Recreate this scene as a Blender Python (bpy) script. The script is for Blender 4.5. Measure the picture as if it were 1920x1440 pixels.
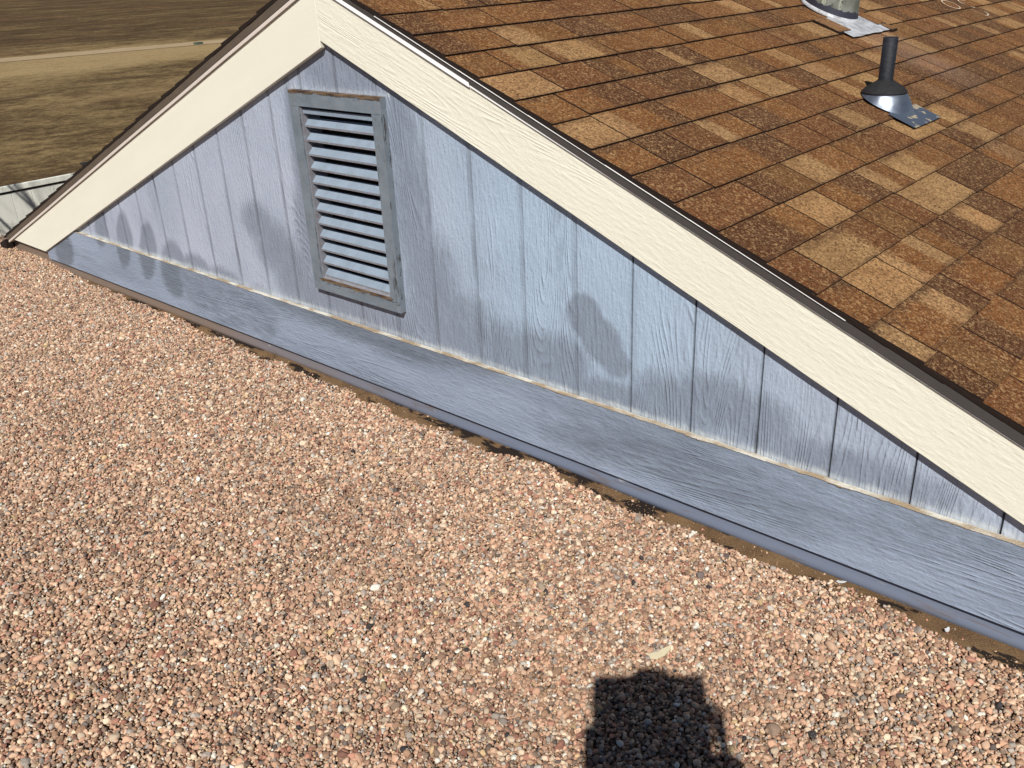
import bpy, bmesh, math, random
import numpy as np
from mathutils import Vector, Matrix, noise as mn

random.seed(7); rng = np.random.default_rng(11)
S = bpy.context.scene
for o in list(bpy.data.objects): bpy.data.objects.remove(o)

# ------------------------------------------------------------------ camera
CAM = Vector((2.16564, -1.99220, 1.46396))
RX = Vector((0.7497, 0.6606, -0.0412)); DN = Vector((0.2531, -0.3438, -0.9043)); FW = Vector((-0.6116, 0.6674, -0.4248))
cd = bpy.data.cameras.new('camera'); cam = bpy.data.objects.new('camera', cd); S.collection.objects.link(cam)
cd.sensor_width = 36; cd.sensor_fit = 'HORIZONTAL'; cd.lens = 1689.41 / 1920 * 36
cd.clip_start = 0.02; cd.clip_end = 3000
M = Matrix((( RX.x, -DN.x, -FW.x, CAM.x), (RX.y, -DN.y, -FW.y, CAM.y), (RX.z, -DN.z, -FW.z, CAM.z), (0, 0, 0, 1)))
cam.matrix_world = M
S.camera = cam
# ------------------------------------------------------------------ sky, sun, exposure
SUN = Vector((0.4230, -0.5875, 0.6900)).normalized()          # direction towards the sun
w = bpy.data.worlds.new('World'); S.world = w; w.use_nodes = True
wn = w.node_tree; bg = wn.nodes['Background']; sk = wn.nodes.new('ShaderNodeTexSky')
sk.sky_type = 'NISHITA'; sk.sun_disc = False
sk.sun_elevation = math.asin(SUN.z); sk.sun_rotation = math.atan2(SUN.x, SUN.y)
bg.inputs['Strength'].default_value = 0.05
sk.altitude = 3000; sk.dust_density = 0.3; sk.air_density = 0.85
wn.links.new(sk.outputs[0], bg.inputs['Color'])
ld = bpy.data.lights.new('sun', 'SUN'); ld.energy = 5.0; ld.angle = math.radians(0.53); ld.color = (1.0, 0.968, 0.905)
sun = bpy.data.objects.new('sun', ld); S.collection.objects.link(sun)
sun.rotation_euler = SUN.to_track_quat('Z', 'Y').to_euler()
S.view_settings.view_transform = 'Standard'; S.view_settings.look = 'None'
S.view_settings.exposure = 0.0; S.view_settings.gamma = 1.0
S.cycles.max_bounces = 4; S.cycles.diffuse_bounces = 2

# ------------------------------------------------------------------ helpers
def col(o): S.collection.objects.link(o)
def tag(o, label=None, cat=None, group=None, kind=None):
    if label: o['label'] = label
    if cat: o['category'] = cat
    if group: o['group'] = group
    if kind: o['kind'] = kind
    return o
def empty(name, loc=(0, 0, 0)):
    o = bpy.data.objects.new(name, None); col(o); o.location = loc; o.empty_display_size = .1; return o
def obj(name, verts, faces, mat, parent=None, smooth=False, loc=None):
    me = bpy.data.meshes.new(name); me.from_pydata([tuple(v) for v in verts], [], [tuple(f) for f in faces])
    mats = mat if isinstance(mat, (list, tuple)) else [mat]
    for m in mats: me.materials.append(m)
    if smooth: me.polygons.foreach_set('use_smooth', [True] * len(me.polygons))
    me.update()
    o = bpy.data.objects.new(name, me); col(o)
    if parent: o.parent = parent; o.matrix_parent_inverse = Matrix.Translation(parent.location).inverted() if parent.parent is None else (Matrix.Translation(parent.parent.location)).inverted()
    if parent and parent.parent is not None: o.matrix_parent_inverse = Matrix()  # parent mesh sits in world coordinates
    return o
class MB:
    def __init__(s): s.v = []; s.f = []; s.m = []
    def add(s, v, f, mi=0):
        k = len(s.v); s.v += [Vector(p) for p in v]; s.f += [tuple(i + k for i in q) for q in f]; s.m += [mi] * len(f)
    def box(s, a, b, mi=0):
        (x0, y0, z0), (x1, y1, z1) = a, b
        s.add([(x0,y0,z0),(x1,y0,z0),(x1,y1,z0),(x0,y1,z0),(x0,y0,z1),(x1,y0,z1),(x1,y1,z1),(x0,y1,z1)],
              [(0,3,2,1),(4,5,6,7),(0,1,5,4),(1,2,6,5),(2,3,7,6),(3,0,4,7)], mi)
    def hexa(s, p, mi=0):
        s.add(p, [(0,3,2,1),(4,5,6,7),(0,1,5,4),(1,2,6,5),(2,3,7,6),(3,0,4,7)], mi)
    def prism(s, poly, y0, y1, mi=0):      # poly in xz, counter-clockwise seen from -y
        n = len(poly)
        s.add([(x, y0, z) for x, z in poly] + [(x, y1, z) for x, z in poly],
              [tuple(range(n)), tuple(range(2*n-1, n-1, -1))] + [(i, i+n, (i+1) % n + n, (i+1) % n) for i in range(n)], mi)
    def tube(s, pts, rad, seg=8, mi=0, cap=True):
        pts = [Vector(p) for p in pts]; n = len(pts); k = len(s.v)
        up = Vector((.13, .21, 1)).normalized()
        for i, p in enumerate(pts):
            d = (pts[min(i+1, n-1)] - pts[max(i-1, 0)]).normalized()
            a = d.cross(up if abs(d.dot(up)) < .95 else Vector((1, 0, 0))).normalized(); b = d.cross(a)
            r = rad[i] if isinstance(rad, (list, tuple)) else rad
            for j in range(seg):
                t = 2*math.pi*j/seg; s.v.append(p + a*math.cos(t)*r + b*math.sin(t)*r)
        for i in range(n-1):
            for j in range(seg):
                s.f.append((k+i*seg+j, k+i*seg+(j+1) % seg, k+(i+1)*seg+(j+1) % seg, k+(i+1)*seg+j)); s.m.append(mi)
        if cap:
            s.f.append(tuple(k+j for j in range(seg))[::-1]); s.m.append(mi)
            s.f.append(tuple(k+(n-1)*seg+j for j in range(seg))); s.m.append(mi)
    def build(s, name, mat, parent=None, smooth=False):
        o = obj(name, s.v, s.f, mat, parent, smooth)
        if isinstance(mat, (list, tuple)): o.data.polygons.foreach_set('material_index', s.m)
        return o
def bevel(o, w_=.002, seg=2):
    m = o.modifiers.new('bevel', 'BEVEL'); m.width = w_; m.segments = seg; m.limit_method = 'ANGLE'; m.angle_limit = math.radians(40)

# node helper
class N:
    def __init__(s, name):
        s.mat = bpy.data.materials.new(name); s.mat.use_nodes = True; s.t = s.mat.node_tree
        s.b = s.t.nodes['Principled BSDF']; s.out = s.t.nodes['Material Output']
        s.b.inputs['Specular IOR Level'].default_value = .3
        s.b.inputs['Roughness'].default_value = .85
    def n(s, typ, inp=None, **kw):
        nd = s.t.nodes.new(typ)
        for k, v in kw.items(): setattr(nd, k, v)
        for k, v in (inp or {}).items():
            if hasattr(v, 'is_output') or isinstance(v, bpy.types.NodeSocket): s.t.links.new(v, nd.inputs[k])
            else: nd.inputs[k].default_value = v
        return nd
    def obj(s): return s.n('ShaderNodeTexCoord').outputs['Object']
    def map(s, v, sc=(1, 1, 1), loc=(0, 0, 0), rot=(0, 0, 0)):
        return s.n('ShaderNodeMapping', {'Vector': v, 'Scale': sc, 'Location': loc, 'Rotation': rot}).outputs[0]
    def noise(s, v, sc, det=3, rough=.5, dist=0.):
        return s.n('ShaderNodeTexNoise', {'Vector': v, 'Scale': sc, 'Detail': det, 'Roughness': rough, 'Distortion': dist}).outputs['Fac']
    def ramp(s, f, stops, interp='LINEAR'):
        r = s.n('ShaderNodeValToRGB', {'Fac': f}); r.color_ramp.interpolation = interp
        e = r.color_ramp.elements
        while len(e) < len(stops): e.new(.5)
        for i, (p, c) in enumerate(stops):
            e[i].position = p; e[i].color = (c[0], c[1], c[2], 1) if not isinstance(c, (int, float)) else (c, c, c, 1)
        return r.outputs['Color']
    def rng(s, f, a, b, c=0., d=1., smooth=False):
        m = s.n('ShaderNodeMapRange', {'Value': f, 'From Min': a, 'From Max': b, 'To Min': c, 'To Max': d})
        if smooth: m.interpolation_type = 'SMOOTHSTEP'
        return m.outputs['Result']
    def math(s, op, a, b=0., c=None):
        i = {0: a, 1: b}
        if c is not None: i[2] = c
        return s.n('ShaderNodeMath', i, operation=op).outputs[0]
    def mix(s, f, a, b, bt='MIX'):
        m = s.n('ShaderNodeMix', data_type='RGBA', blend_type=bt)
        for k, v in ((0, f), (6, a), (7, b)):
            if isinstance(v, bpy.types.NodeSocket): s.t.links.new(v, m.inputs[k])
            else: m.inputs[k].default_value = v if k == 0 else (v[0], v[1], v[2], 1)
        return m.outputs[2]
    def attr(s, name, typ='GEOMETRY'): return s.n('ShaderNodeAttribute', attribute_name=name, attribute_type=typ)
    def bump(s, h, dist, strength=1., normal=None):
        i = {'Height': h, 'Distance': dist, 'Strength': strength}
        if normal is not None: i['Normal'] = normal
        return s.n('ShaderNodeBump', i).outputs[0]
    def set(s, **kw):
        for k, v in kw.items():
            k = {'color': 'Base Color', 'rough': 'Roughness', 'normal': 'Normal', 'metal': 'Metallic', 'spec': 'Specular IOR Level'}[k]
            if isinstance(v, bpy.types.NodeSocket): s.t.links.new(v, s.b.inputs[k])
            else: s.b.inputs[k].default_value = (v[0], v[1], v[2], 1) if isinstance(v, (tuple, list)) else v
        return s.mat
def srgb(r, g, b, k=1.):
    f = lambda c: ((c/255+.055)/1.055)**2.4 if c > 10 else c/255/12.92
    return (f(r)*k, f(g)*k, f(b)*k)

# ------------------------------------------------------------------ materials
def grain(n, v, stretch_axis, amt=1.):
    """wood grain height: streaks along stretch_axis ('x' or 'z') with cathedral figures in places"""
    z_ = stretch_axis == 'z'
    fine = n.noise(n.map(v, (120, 1, 10) if z_ else (7, 1, 130)), 1, 3, .6, .5)
    fld = n.noise(n.map(v, (6.5, 1, .75) if z_ else (.42, 1, 9)), 1, 1, .4, .2)
    ph = n.math('SINE', n.math('MULTIPLY', fld, 235. if z_ else 250.))
    ws = n.math('POWER', n.math('ADD', n.math('MULTIPLY', ph, .5), .5), 3.)
    brk = n.noise(n.map(v, (26, 1, 9) if z_ else (8, 1, 26)), 1, 2, .6)
    msk = n.math('MULTIPLY', n.rng(n.noise(n.map(v, (4.5, 1, 1.5) if z_ else (1.2, 1, 6), loc=(3, 0, 5)), 1, 1, .4), .46, .60), n.rng(brk, .36, .56))
    rough = n.noise(v, 95, 2, .55)
    h = n.math('ADD', n.math('MULTIPLY', fine, .7), n.math('MULTIPLY', n.math('MULTIPLY', ws, msk), .75))
    dash = n.math('POWER', n.noise(n.map(v, (85, 1, 24) if z_ else (24, 1, 85), loc=(1, 0, 4)), 1, 2, .5), 2.5)
    h = n.math('ADD', h, n.math('MULTIPLY', dash, 1.6))
    return n.math('ADD', h, n.math('MULTIPLY', rough, .6)), fine, ws, msk

def mat_paint(name, axis, light, light2, dark, dist, board=False):
    n = N(name); v = n.obj()
    h, fine, ws, msk = grain(n, v, axis)
    pa = n.attr('paint'); sep = n.n('ShaderNodeSeparateColor', {'Color': pa.outputs['Color']})
    dk, wh, gr = sep.outputs[0], sep.outputs[1], sep.outputs[2]
    edge = n.noise(n.map(v, (44, 44, 12) if axis == 'z' else (12, 44, 44)), 1, 6, .78)
    big = n.noise(n.map(v, (3, 1, 2.2) if axis == 'z' else (2.0, 1, 9)), 1, 3, .55)
    f = n.rng(n.math('ADD', dk, n.math('MULTIPLY', n.math('SUBTRACT', edge, .5), 1.5)), .08, 1.05, smooth=True)
    lt = n.mix(n.rng(big, .35, .65), light, light2)
    if axis == 'z': xx_ = n.n('ShaderNodeSeparateXYZ', {'Vector': v}).outputs[0]; lt = n.mix(n.math('MULTIPLY', n.rng(xx_, -.3, .35), n.rng(xx_, .9, 1.4, 1., .25)), lt, n.mix(n.rng(big, .35, .65), srgb(173, 194, 216, .97), srgb(162, 181, 202, .97)))
    # bare streaks where the second coat is thin
    st = n.math('MULTIPLY', n.rng(fine, .55, .72), n.rng(big, .42, .6))
    lt = n.mix(n.math('MULTIPLY', st, .35), lt, dark)
    c = n.mix(n.math('MULTIPLY', f, n.rng(fine, .3, .7, .92, .62)), lt, dark)
    # thin overspray mottling
    c = n.mix(n.rng(n.noise(v, 260, 2, .6), .3, .7, 0., .22), c, tuple(x*.62 for x in light))
    c = n.mix(n.rng(n.math('ADD', wh, n.math('MULTIPLY', n.math('SUBTRACT', n.noise(n.map(v, (90, 40, 22)), 1, 3, .6), .5), .9)), .25, .95), c, srgb(214, 222, 226, .86))
    # darker colour along the grooves
    c = n.mix(n.math('MULTIPLY', gr, .9), c, srgb(70, 72, 78))
    nrm = n.bump(h, dist, .85)
    return n.set(color=c, rough=.5, normal=nrm, spec=.5)
M_siding = mat_paint('siding_paint', 'z', srgb(184, 192, 210, .95), srgb(170, 180, 198, .95), srgb(124, 134, 151, .90), .0028)
M_board = mat_paint('trim_board_paint', 'x', srgb(142, 154, 174, .95), srgb(160, 173, 194, .95), srgb(102, 112, 124, .90), .0024)

def mat_fascia(name, ang, amt):
    n = N(name); v0 = n.obj()
    v = n.map(v0, rot=(0, ang, 0))
    h, fine, ws, msk = grain(n, v, 'x')
    c = n.mix(n.rng(n.noise(n.map(v, (2, 1, 12)), 1, 3), .35, .65), (.84, .81, .685), (.82, .785, .655))
    c = n.mix(n.rng(n.noise(v0, 6, 4, .7), .62, .8, 0, .22), c, (.70, .67, .56))
    return n.set(color=c, rough=.6, normal=n.bump(h, .0010, amt))
M_fasR = mat_fascia('cream_board_rough_grain', math.atan(5/12)*-1, 1.0)
M_fasL = mat_fascia('cream_board_smooth', math.atan(5/12), .22)

def mat_plain(name, c, rough=.7, spot=None, sc=30, amt=.4, metal=0., spec=.3, bumpd=0.):
    n = N(name); v = n.obj()
    cc = n.mix(n.rng(n.noise(v, sc, 4, .65), .35, .75, 0., amt), c, spot or tuple(x*.6 for x in c))
    kw = dict(color=cc, rough=rough, metal=metal, spec=spec)
    if bumpd: kw['normal'] = n.bump(n.noise(v, sc*3, 3), bumpd)
    return n.set(**kw)
M_gray = mat_plain('drip_edge_dark_reflection', srgb(86, 82, 80), .5, srgb(70, 68, 68), 9, .5)  # dark tone stands in for the ground reflected in pale metal
M_grayL = mat_plain('drip_edge_brown_reflection', srgb(104, 92, 80), .5, srgb(78, 70, 64), 9, .5)  # brown tone stands in for the reflection on the left strip
M_whiteL = mat_plain('dull_metal_hem', srgb(226, 214, 204, .9), .5, srgb(200, 186, 176), 20, .4)
M_white = mat_plain('bright_metal_hem', srgb(252, 250, 248), .4, srgb(225, 222, 218), 20, .3)
M_black = mat_plain('shingle_edge_tar', srgb(40, 28, 22), .95, srgb(24, 18, 15), 160, .6, bumpd=.002)
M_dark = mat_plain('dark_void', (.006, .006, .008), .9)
M_under = mat_plain('painted_rail_shade', srgb(70, 66, 62), .9)  # dark colour for the shade painted under the fence cap rail
M_flash = None
def mk_flash():
    n = N('painted_base_flashing'); v = n.obj()
    x = n.n('ShaderNodeSeparateXYZ', {'Vector': v}).outputs[0]
    c = n.mix(n.rng(n.math('ADD', x, n.math('MULTIPLY', n.noise(v, 2.2, 2), 1.4)), -1.1, .9), srgb(128, 110, 96, .85), srgb(112, 120, 138, .88))
    c = n.mix(n.rng(n.noise(n.map(v, (5, 5, 60)), 1, 4, .65), .55, .72), c, srgb(112, 96, 88, .8))
    c = n.mix(n.rng(n.noise(n.map(v, (7, 7, 30)), 1, 2, .5), .7, .76, 0, .8), c, srgb(215, 215, 215, .9))
    return n.set(color=c, rough=.45, spec=.5)
M_flash = mk_flash()
def mk_caulk():
    n = N('caulk_bead'); v = n.obj()
    c = n.mix(n.rng(n.noise(n.map(v, (9, 14, 120)), 1, 4, .6), .42, .60), srgb(172, 152, 126, .8), srgb(214, 210, 198, .88))
    return n.set(color=c, rough=.7, normal=n.bump(n.noise(v, 160, 3), .003))
M_caulk = mk_caulk()

def mk_ventwood():
    n = N('peeling_grey_frame_paint'); v = n.obj()
    pe = n.attr('peel').outputs['Fac']
    fl = n.noise(n.map(v, (30, 60, 150)), 1, 5, .7)
    fv = n.noise(n.map(v, (170, 60, 16)), 1, 4, .7)
    vert = n.attr('vert').outputs['Fac']
    nz = n.mix(vert, (0, 0, 0), (1, 1, 1))
    fm = n.math('ADD', n.math('MULTIPLY', fl, n.math('SUBTRACT', 1., vert)), n.math('MULTIPLY', fv, vert))
    k = n.rng(n.math('ADD', n.math('MULTIPLY', pe, .42), fm), .78, .84)
    k2 = n.rng(n.math('ADD', n.math('MULTIPLY', pe, .42), fm), .72, .78)
    base = n.mix(n.rng(n.noise(v, 14, 4, .6), .3, .7), srgb(112, 123, 133, .9), srgb(130, 140, 150, .9))
    base = n.mix(n.rng(n.noise(v, 90, 3, .6), .52, .75, 0, .4), base, srgb(152, 132, 116, .9))
    wood = n.mix(n.rng(n.noise(n.map(v, (20, 20, 200)), 1, 3), .35, .65), srgb(138, 112, 86, .8), srgb(62, 48, 38))
    c = n.mix(k2, base, srgb(70, 74, 78)); c = n.mix(k, c, wood)
    hh = n.math('SUBTRACT', n.math('MULTIPLY', n.noise(v, 60, 3), .2), n.math('MULTIPLY', k2, .7))
    return n.set(color=c, rough=.6, normal=n.bump(hh, .003))
M_vent = mk_ventwood()
M_slat = mat_plain('louver_slat_paint', srgb(154, 169, 186, .82), .6, srgb(130, 142, 156, .82), 18, .7, bumpd=.001)
M_slatedge = mat_plain('worn_slat_edge_paint', srgb(138, 141, 150, .95), .6, srgb(112, 100, 96), 60, .8)

def mk_shingle():
    n = N('laminated_shingle_granules'); v = n.obj()
    uv = n.n('ShaderNodeUVMap', uv_map='tab').outputs[0]
    sx = n.n('ShaderNodeSeparateXYZ', {'Vector': uv}); u, t = sx.outputs[0], sx.outputs[1]
    a = n.attr('cola').outputs['Color']; b = n.attr('colb').outputs['Color']
    pr = n.n('ShaderNodeSeparateColor', {'Color': n.attr('prm').outputs['Color']}); split, band, dirt = pr.outputs[0], pr.outputs[1], pr.outputs[2]
    nz = n.noise(v, 110, 4, .8)
    lo = n.noise(v, 16, 3, .6)
    f = n.rng(n.math('ADD', n.math('SUBTRACT', u, split), n.math('MULTIPLY', n.math('SUBTRACT', nz, .5), .34)), -.03, .03)
    c = n.mix(f, a, b)
    # darker printed band along the top of the tab
    bb = n.math('MULTIPLY', n.rng(n.math('ADD', t, n.math('MULTIPLY', n.math('SUBTRACT', lo, .5), .7)), .70, .98), band)
    c = n.mix(bb, c, srgb(84, 58, 42, .8))
    # granules
    g1 = n.n('ShaderNodeTexVoronoi', {'Vector': v, 'Scale': 380.}).outputs['Color']
    gs = n.n('ShaderNodeSeparateColor', {'Color': g1})
    c = n.mix(n.rng(gs.outputs[0], .0, .40, .85, 0.), c, srgb(74, 48, 32, .8))
    c = n.mix(n.rng(gs.outputs[1], .66, 1., 0., .6), c, srgb(222, 188, 142, .8))
    g2 = n.noise(v, 120, 2, .7)
    c = n.mix(n.rng(g2, .42, .66, 0., .6), c, srgb(92, 58, 36, .7))
    g3 = n.n('ShaderNodeTexVoronoi', {'Vector': v, 'Scale': 170.}).outputs['Color']
    g3s = n.n('ShaderNodeSeparateColor', {'Color': g3})
    c = n.mix(n.rng(g3s.outputs[0], .74, .96, 0., .5), c, srgb(226, 184, 130, .8))
    c = n.mix(n.rng(g3s.outputs[1], .70, .95, 0., .6), c, srgb(76, 46, 30, .7))
    c = n.mix(n.rng(n.noise(v, 7, 4, .6), .35, .7, 0., .35), c, srgb(112, 70, 40, .66))
    # grimy lower edges and moss specks
    low = n.math('MULTIPLY', n.rng(t, .0, .11, 1., 0.), n.rng(lo, .35, .6))
    c = n.mix(n.math('MULTIPLY', low, .6), c, srgb(62, 44, 34))
    sp = n.math('MULTIPLY', n.rng(n.noise(v, 13, 4, .7), .60, .70), n.math('MULTIPLY', dirt, n.rng(g2, .40, .62)))
    c = n.mix(n.math('MULTIPLY', sp, .8), c, srgb(66, 58, 46))
    # pale wash below the metal vents
    d1 = n.n('ShaderNodeVectorMath', {0: v, 1: (0.62, 2.40, 1.06)}, operation='SUBTRACT').outputs[0]
    ln = n.n('ShaderNodeVectorMath', {0: n.n('ShaderNodeVectorMath', {0: d1, 1: (1., 1.9, 1.)}, operation='MULTIPLY').outputs[0]}, operation='LENGTH').outputs['Value']
    wash = n.math('MULTIPLY', n.rng(ln, .15, .55, .2, 0., smooth=True), n.rng(lo, .25, .6, .4, 1.))
    c = n.mix(wash, c, srgb(196, 168, 150, .85))
    bp = n.bump(n.math('ADD', gs.outputs[2], n.math('MULTIPLY', nz, .8)), .0016, .8)
    return n.set(color=c, rough=.95, normal=bp, spec=.15)
M_shingle = mk_shingle()

def mk_stone():
    n = N('gravel_stone'); v = n.obj()
    c = n.attr('col', 'INSTANCER').outputs['Color']
    v2 = n.n('ShaderNodeVectorMath', {0: v, 1: n.n('ShaderNodeObjectInfo').outputs['Location']}, operation='ADD').outputs[0]
    c = n.mix(n.rng(n.noise(v2, 2.4, 3, .6), .45, .75, 0, .25), c, (.25, .18, .13))
    c = n.mix(n.rng(n.noise(v2, 9, 2, .6), .55, .75, 0, .3), c, (.75, .68, .6))
    return n.set(color=c, rough=.8, spec=.25)
M_stone = mk_stone()
def mk_bed():
    n = N('gravel_bed_dirt'); v = n.obj()
    c = n.mix(n.rng(n.noise(v, 9, 4, .6), .35, .65), srgb(138, 110, 78, .78), srgb(104, 80, 56, .78))
    c = n.mix(n.rng(n.noise(v, 300, 2, .7), .45, .7, 0, .7), c, srgb(170, 132, 92, .8))
    wet_shade = n.rng(n.noise(n.map(v, (5.5, 14, 5), loc=(3.3, 1, 0)), 1, 4, .6), .53, .56)  # shaded hollows and wet spots painted in as dark patches
    c = n.mix(wet_shade, c, srgb(44, 33, 26, .8))
    vo = n.n('ShaderNodeTexVoronoi', {'Vector': n.map(v, (1, 1, .05)), 'Scale': 95.}); vs = n.n('ShaderNodeSeparateColor', {'Color': vo.outputs['Color']})
    st = n.ramp(vs.outputs[0], [(0, srgb(190, 150, 122, .75)), (.35, srgb(214, 172, 140, .8)), (.7, srgb(160, 122, 98, .7)), (1, srgb(224, 200, 172, .8))])
    st = n.mix(n.rng(vo.outputs['Distance'], .35, .62), st, srgb(60, 44, 34))
    yy = n.n('ShaderNodeSeparateXYZ', {'Vector': v}).outputs[1]
    c = n.mix(n.rng(yy, -.14, -.20), c, st)
    return n.set(color=c, rough=.9, normal=n.bump(n.noise(v, 220, 3, .7), .004))
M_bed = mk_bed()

def mk_yard():
    n = N('dormant_lawn'); v = n.obj()
    # distance from the concrete path (runs through (-55.6,19.3) towards (-53.1,32.7))
    sx = n.n('ShaderNodeSeparateXYZ', {'Vector': v}); x, y = sx.outputs[0], sx.outputs[1]
    dx = n.math('SUBTRACT', x, n.math('ADD', n.math('MULTIPLY', y, .183), -58.4))
    lo = n.noise(n.map(v, (.22, .10, 1)), 1, 6, .72); md = n.noise(n.map(v, (1.3, .8, 1)), 1, 6, .75); hi = n.noise(n.map(v, (5, 4, 1)), 1, 4, .75)
    t = n.math('ADD', n.math('ADD', n.math('MULTIPLY', lo, .48), n.math('MULTIPLY', md, .38)), n.math('MULTIPLY', hi, .36))
    band = n.math('MULTIPLY', n.rng(dx, -5., -1., 0., 1.), n.rng(dx, 8., 13., 1., 0.))
    far = n.rng(dx, -9, -22, 0., 1.)
    t = n.math('ADD', t, n.math('MULTIPLY', band, .19)); t = n.math('SUBTRACT', t, n.math('MULTIPLY', far, .05))
    c = n.ramp(t, [(.51, srgb(84, 67, 46, .74)), (.585, srgb(110, 90, 62, .78)), (.66, srgb(146, 124, 86, .82)), (.79, srgb(176, 152, 110, .86))])
    c = n.mix(n.rng(n.noise(n.map(v, (12, 5, 1)), 1, 3, .7), .45, .75, 0, .5), c, srgb(86, 64, 40, .75))
    c = n.mix(n.rng(n.noise(n.map(v, (.1, .06, 1), loc=(5, 2, 0)), 1, 3, .6), .55, .7, 0, .4), c, srgb(126, 92, 68, .8))
    return n.set(color=c, rough=.95, spec=.1, normal=n.bump(hi, .08))
M_yard = mk_yard()
def mk_fence():
    n = N('pale_painted_fence_panels'); v = n.obj()
    c = n.mix(n.rng(n.noise(n.map(v, (1, 3, 1)), 1, 4, .6), .35, .65), srgb(244, 244, 232, .97), srgb(230, 230, 218, .95))
    c = n.mix(n.rng(n.noise(n.map(v, (1, 26, 6)), 1, 3, .6), .58, .75, 0, .5), c, srgb(180, 182, 170, .85))
    return n.set(color=c, rough=.7)
M_fence = mk_fence()
M_concrete = mat_plain('concrete_path', srgb(186, 162, 128, .85), .9, srgb(160, 136, 104, .85), .8, .6)
M_alu = None
def mk_alu():
    n = N('aluminium_flashing'); v = n.obj()
    c = n.mix(n.rng(n.noise(v, 12, 3), .4, .65), srgb(150, 158, 170), srgb(122, 130, 144))
    return n.set(color=c, rough=n.rng(n.noise(v, 20, 3), .3, .7, .30, .48), metal=.8, normal=n.bump(n.noise(v, 11, 2), .006))
M_alu = mk_alu()
def mk_rubpatch():
    n = N('flashing_plate_granule_patches'); v = n.obj()
    k = n.rng(n.noise(n.map(v, (16, 16, 16), loc=(.3, .1, 0)), 1, 3, .6), .54, .57)
    c = n.mix(k, srgb(88, 98, 114), srgb(190, 176, 150))
    return n.set(color=c, rough=.55, metal=.35, spec=.5)
M_plate = mk_rubpatch()
M_pipe = mat_plain('black_plastic_pipe', srgb(24, 25, 30), .65, srgb(58, 62, 74), 90, .5)
M_rubber = mat_plain('rubber_collar', srgb(34, 34, 36), .8, srgb(56, 54, 54), 70, .5, bumpd=.001)
def mk_galv():
    n = N('weathered_galvanised_flue'); v = n.obj()
    c = n.mix(n.rng(n.noise(n.map(v, (13, 13, 9)), 1, 4, .65), .38, .62), srgb(108, 110, 100), srgb(146, 148, 140))
    c = n.mix(n.rng(n.noise(n.map(v, (26, 26, 10)), 1, 5, .7), .60, .66), c, srgb(196, 198, 180))
    c = n.mix(n.rng(n.noise(n.map(v, (20, 20, 20), loc=(2, 2, 2)), 1, 4, .7), .62, .68), c, srgb(60, 58, 56))
    z = n.n('ShaderNodeSeparateXYZ', {'Vector': v}); 
    # tar band follows the roof slope: z + m x
    hh = n.math('ADD', z.outputs[2], n.math('MULTIPLY', z.outputs[0], 5/12))
    band = n.rng(n.math('ADD', hh, n.math('MULTIPLY', n.math('SUBTRACT', n.noise(v, 14, 4, .6), .5), .09)), 1.334, 1.340, 1., 0.)
    c = n.mix(band, c, srgb(62, 64, 76))
    return n.set(color=c, rough=.5, metal=.3, spec=.5)
M_galv = mk_galv()
def mk_silver():
    n = N('silver_coated_flashing'); v = n.obj()
    c = n.mix(n.rng(n.noise(v, 22, 4, .6), .4, .7), srgb(205, 208, 214, .9), srgb(150, 148, 150, .85))
    return n.set(color=c, rough=.55, metal=.1, spec=.4, normal=n.bump(n.noise(v, 40, 3), .003))
M_silver = mk_silver()
M_chalk = mat_plain('chalk', srgb(238, 226, 204, .85), .95, srgb(190, 150, 110, .8), 160, .6)
M_bark = mat_plain('grey_bark', srgb(96, 84, 72), .9, srgb(60, 52, 44), 12, .6)

# ------------------------------------------------------------------ geometry constants of the gable
m_ = 5/12; cs = math.cos(math.atan(m_)); XR = -.434
def zt(n_, x): return n_/cs - m_*abs(x - XR)              # height of a line at perpendicular offset n_
GR = -.05                                                  # gravel level

house = empty('house', (XR, 0, 0))
tag(house, 'blue-grey sided gable end with cream rake boards and brown shingle roof', 'house')

# ---- siding, one sheet with routed grooves
PIT = .2032
# (x, z, rx, rz, shear): crisp spray marks and soft smears of the darker coat
CRISP = [(-2.50,.30,.075,.11,.3),(-2.26,.27,.080,.155,.3),(-2.03,.25,.085,.155,.3),(-1.80,.20,.12,.15,.2),(-1.60,.17,.16,.145,.1),(-1.36,.14,.20,.15,0),(-1.10,.13,.14,.13,0),
 (.645,.50,.070,.075,0),(.70,.44,.080,.085,-.3),(.75,.39,.055,.06,-.2),(-3.02,.10,.12,.13,.4)]
SOFT = [(-1.02,.54,.11,.085,0),(-.92,.45,.15,.11,0),(-.80,.36,.15,.14,0),(-.62,.28,.24,.08,0),
  (-.36,1.16,.24,.08,0),(-.10,.98,.08,.17,0),(-.08,.72,.095,.28,0),(-.02,.50,.13,.17,0),(.06,.34,.24,.13,0),(-.4,.27,.46,.085,0),(.30,.30,.22,.11,0),(.46,.32,.15,.095,0),
  (.57,.33,.09,.09,0),(.80,.27,.3,.05,0),(.95,.31,.13,.085,0),(1.10,.35,.14,.08,0),(1.22,.33,.11,.08,0),(1.45,.27,.28,.06,0),(.36,.24,.9,.04,0),
  (-.69,.8,.03,.4,0),(-.70,.55,.06,.2,0)]
def dark_at(x, z, siding=True):
    d = 0.
    wx = .012*mn.noise(Vector((x*14, z*14, 1))); 
    for (a, b, rx, rz, sh) in CRISP:
        q = ((x-a-sh*(z-b)+wx)/rx)**2 + ((z-b)/rz)**2
        if q < 1.6: d = max(d, min(1.15, max(0., (1.32-q)*1.6)))
    for (a, b, rx, rz, sh) in SOFT:
        q = ((x-a-sh*(z-b))/rx)**2 + ((z-b)/rz)**2
        if q < 2.2: d = max(d, min(1., max(0., 1.12 - q*.55)))
    return d
xs = []
x = -2.98
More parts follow.
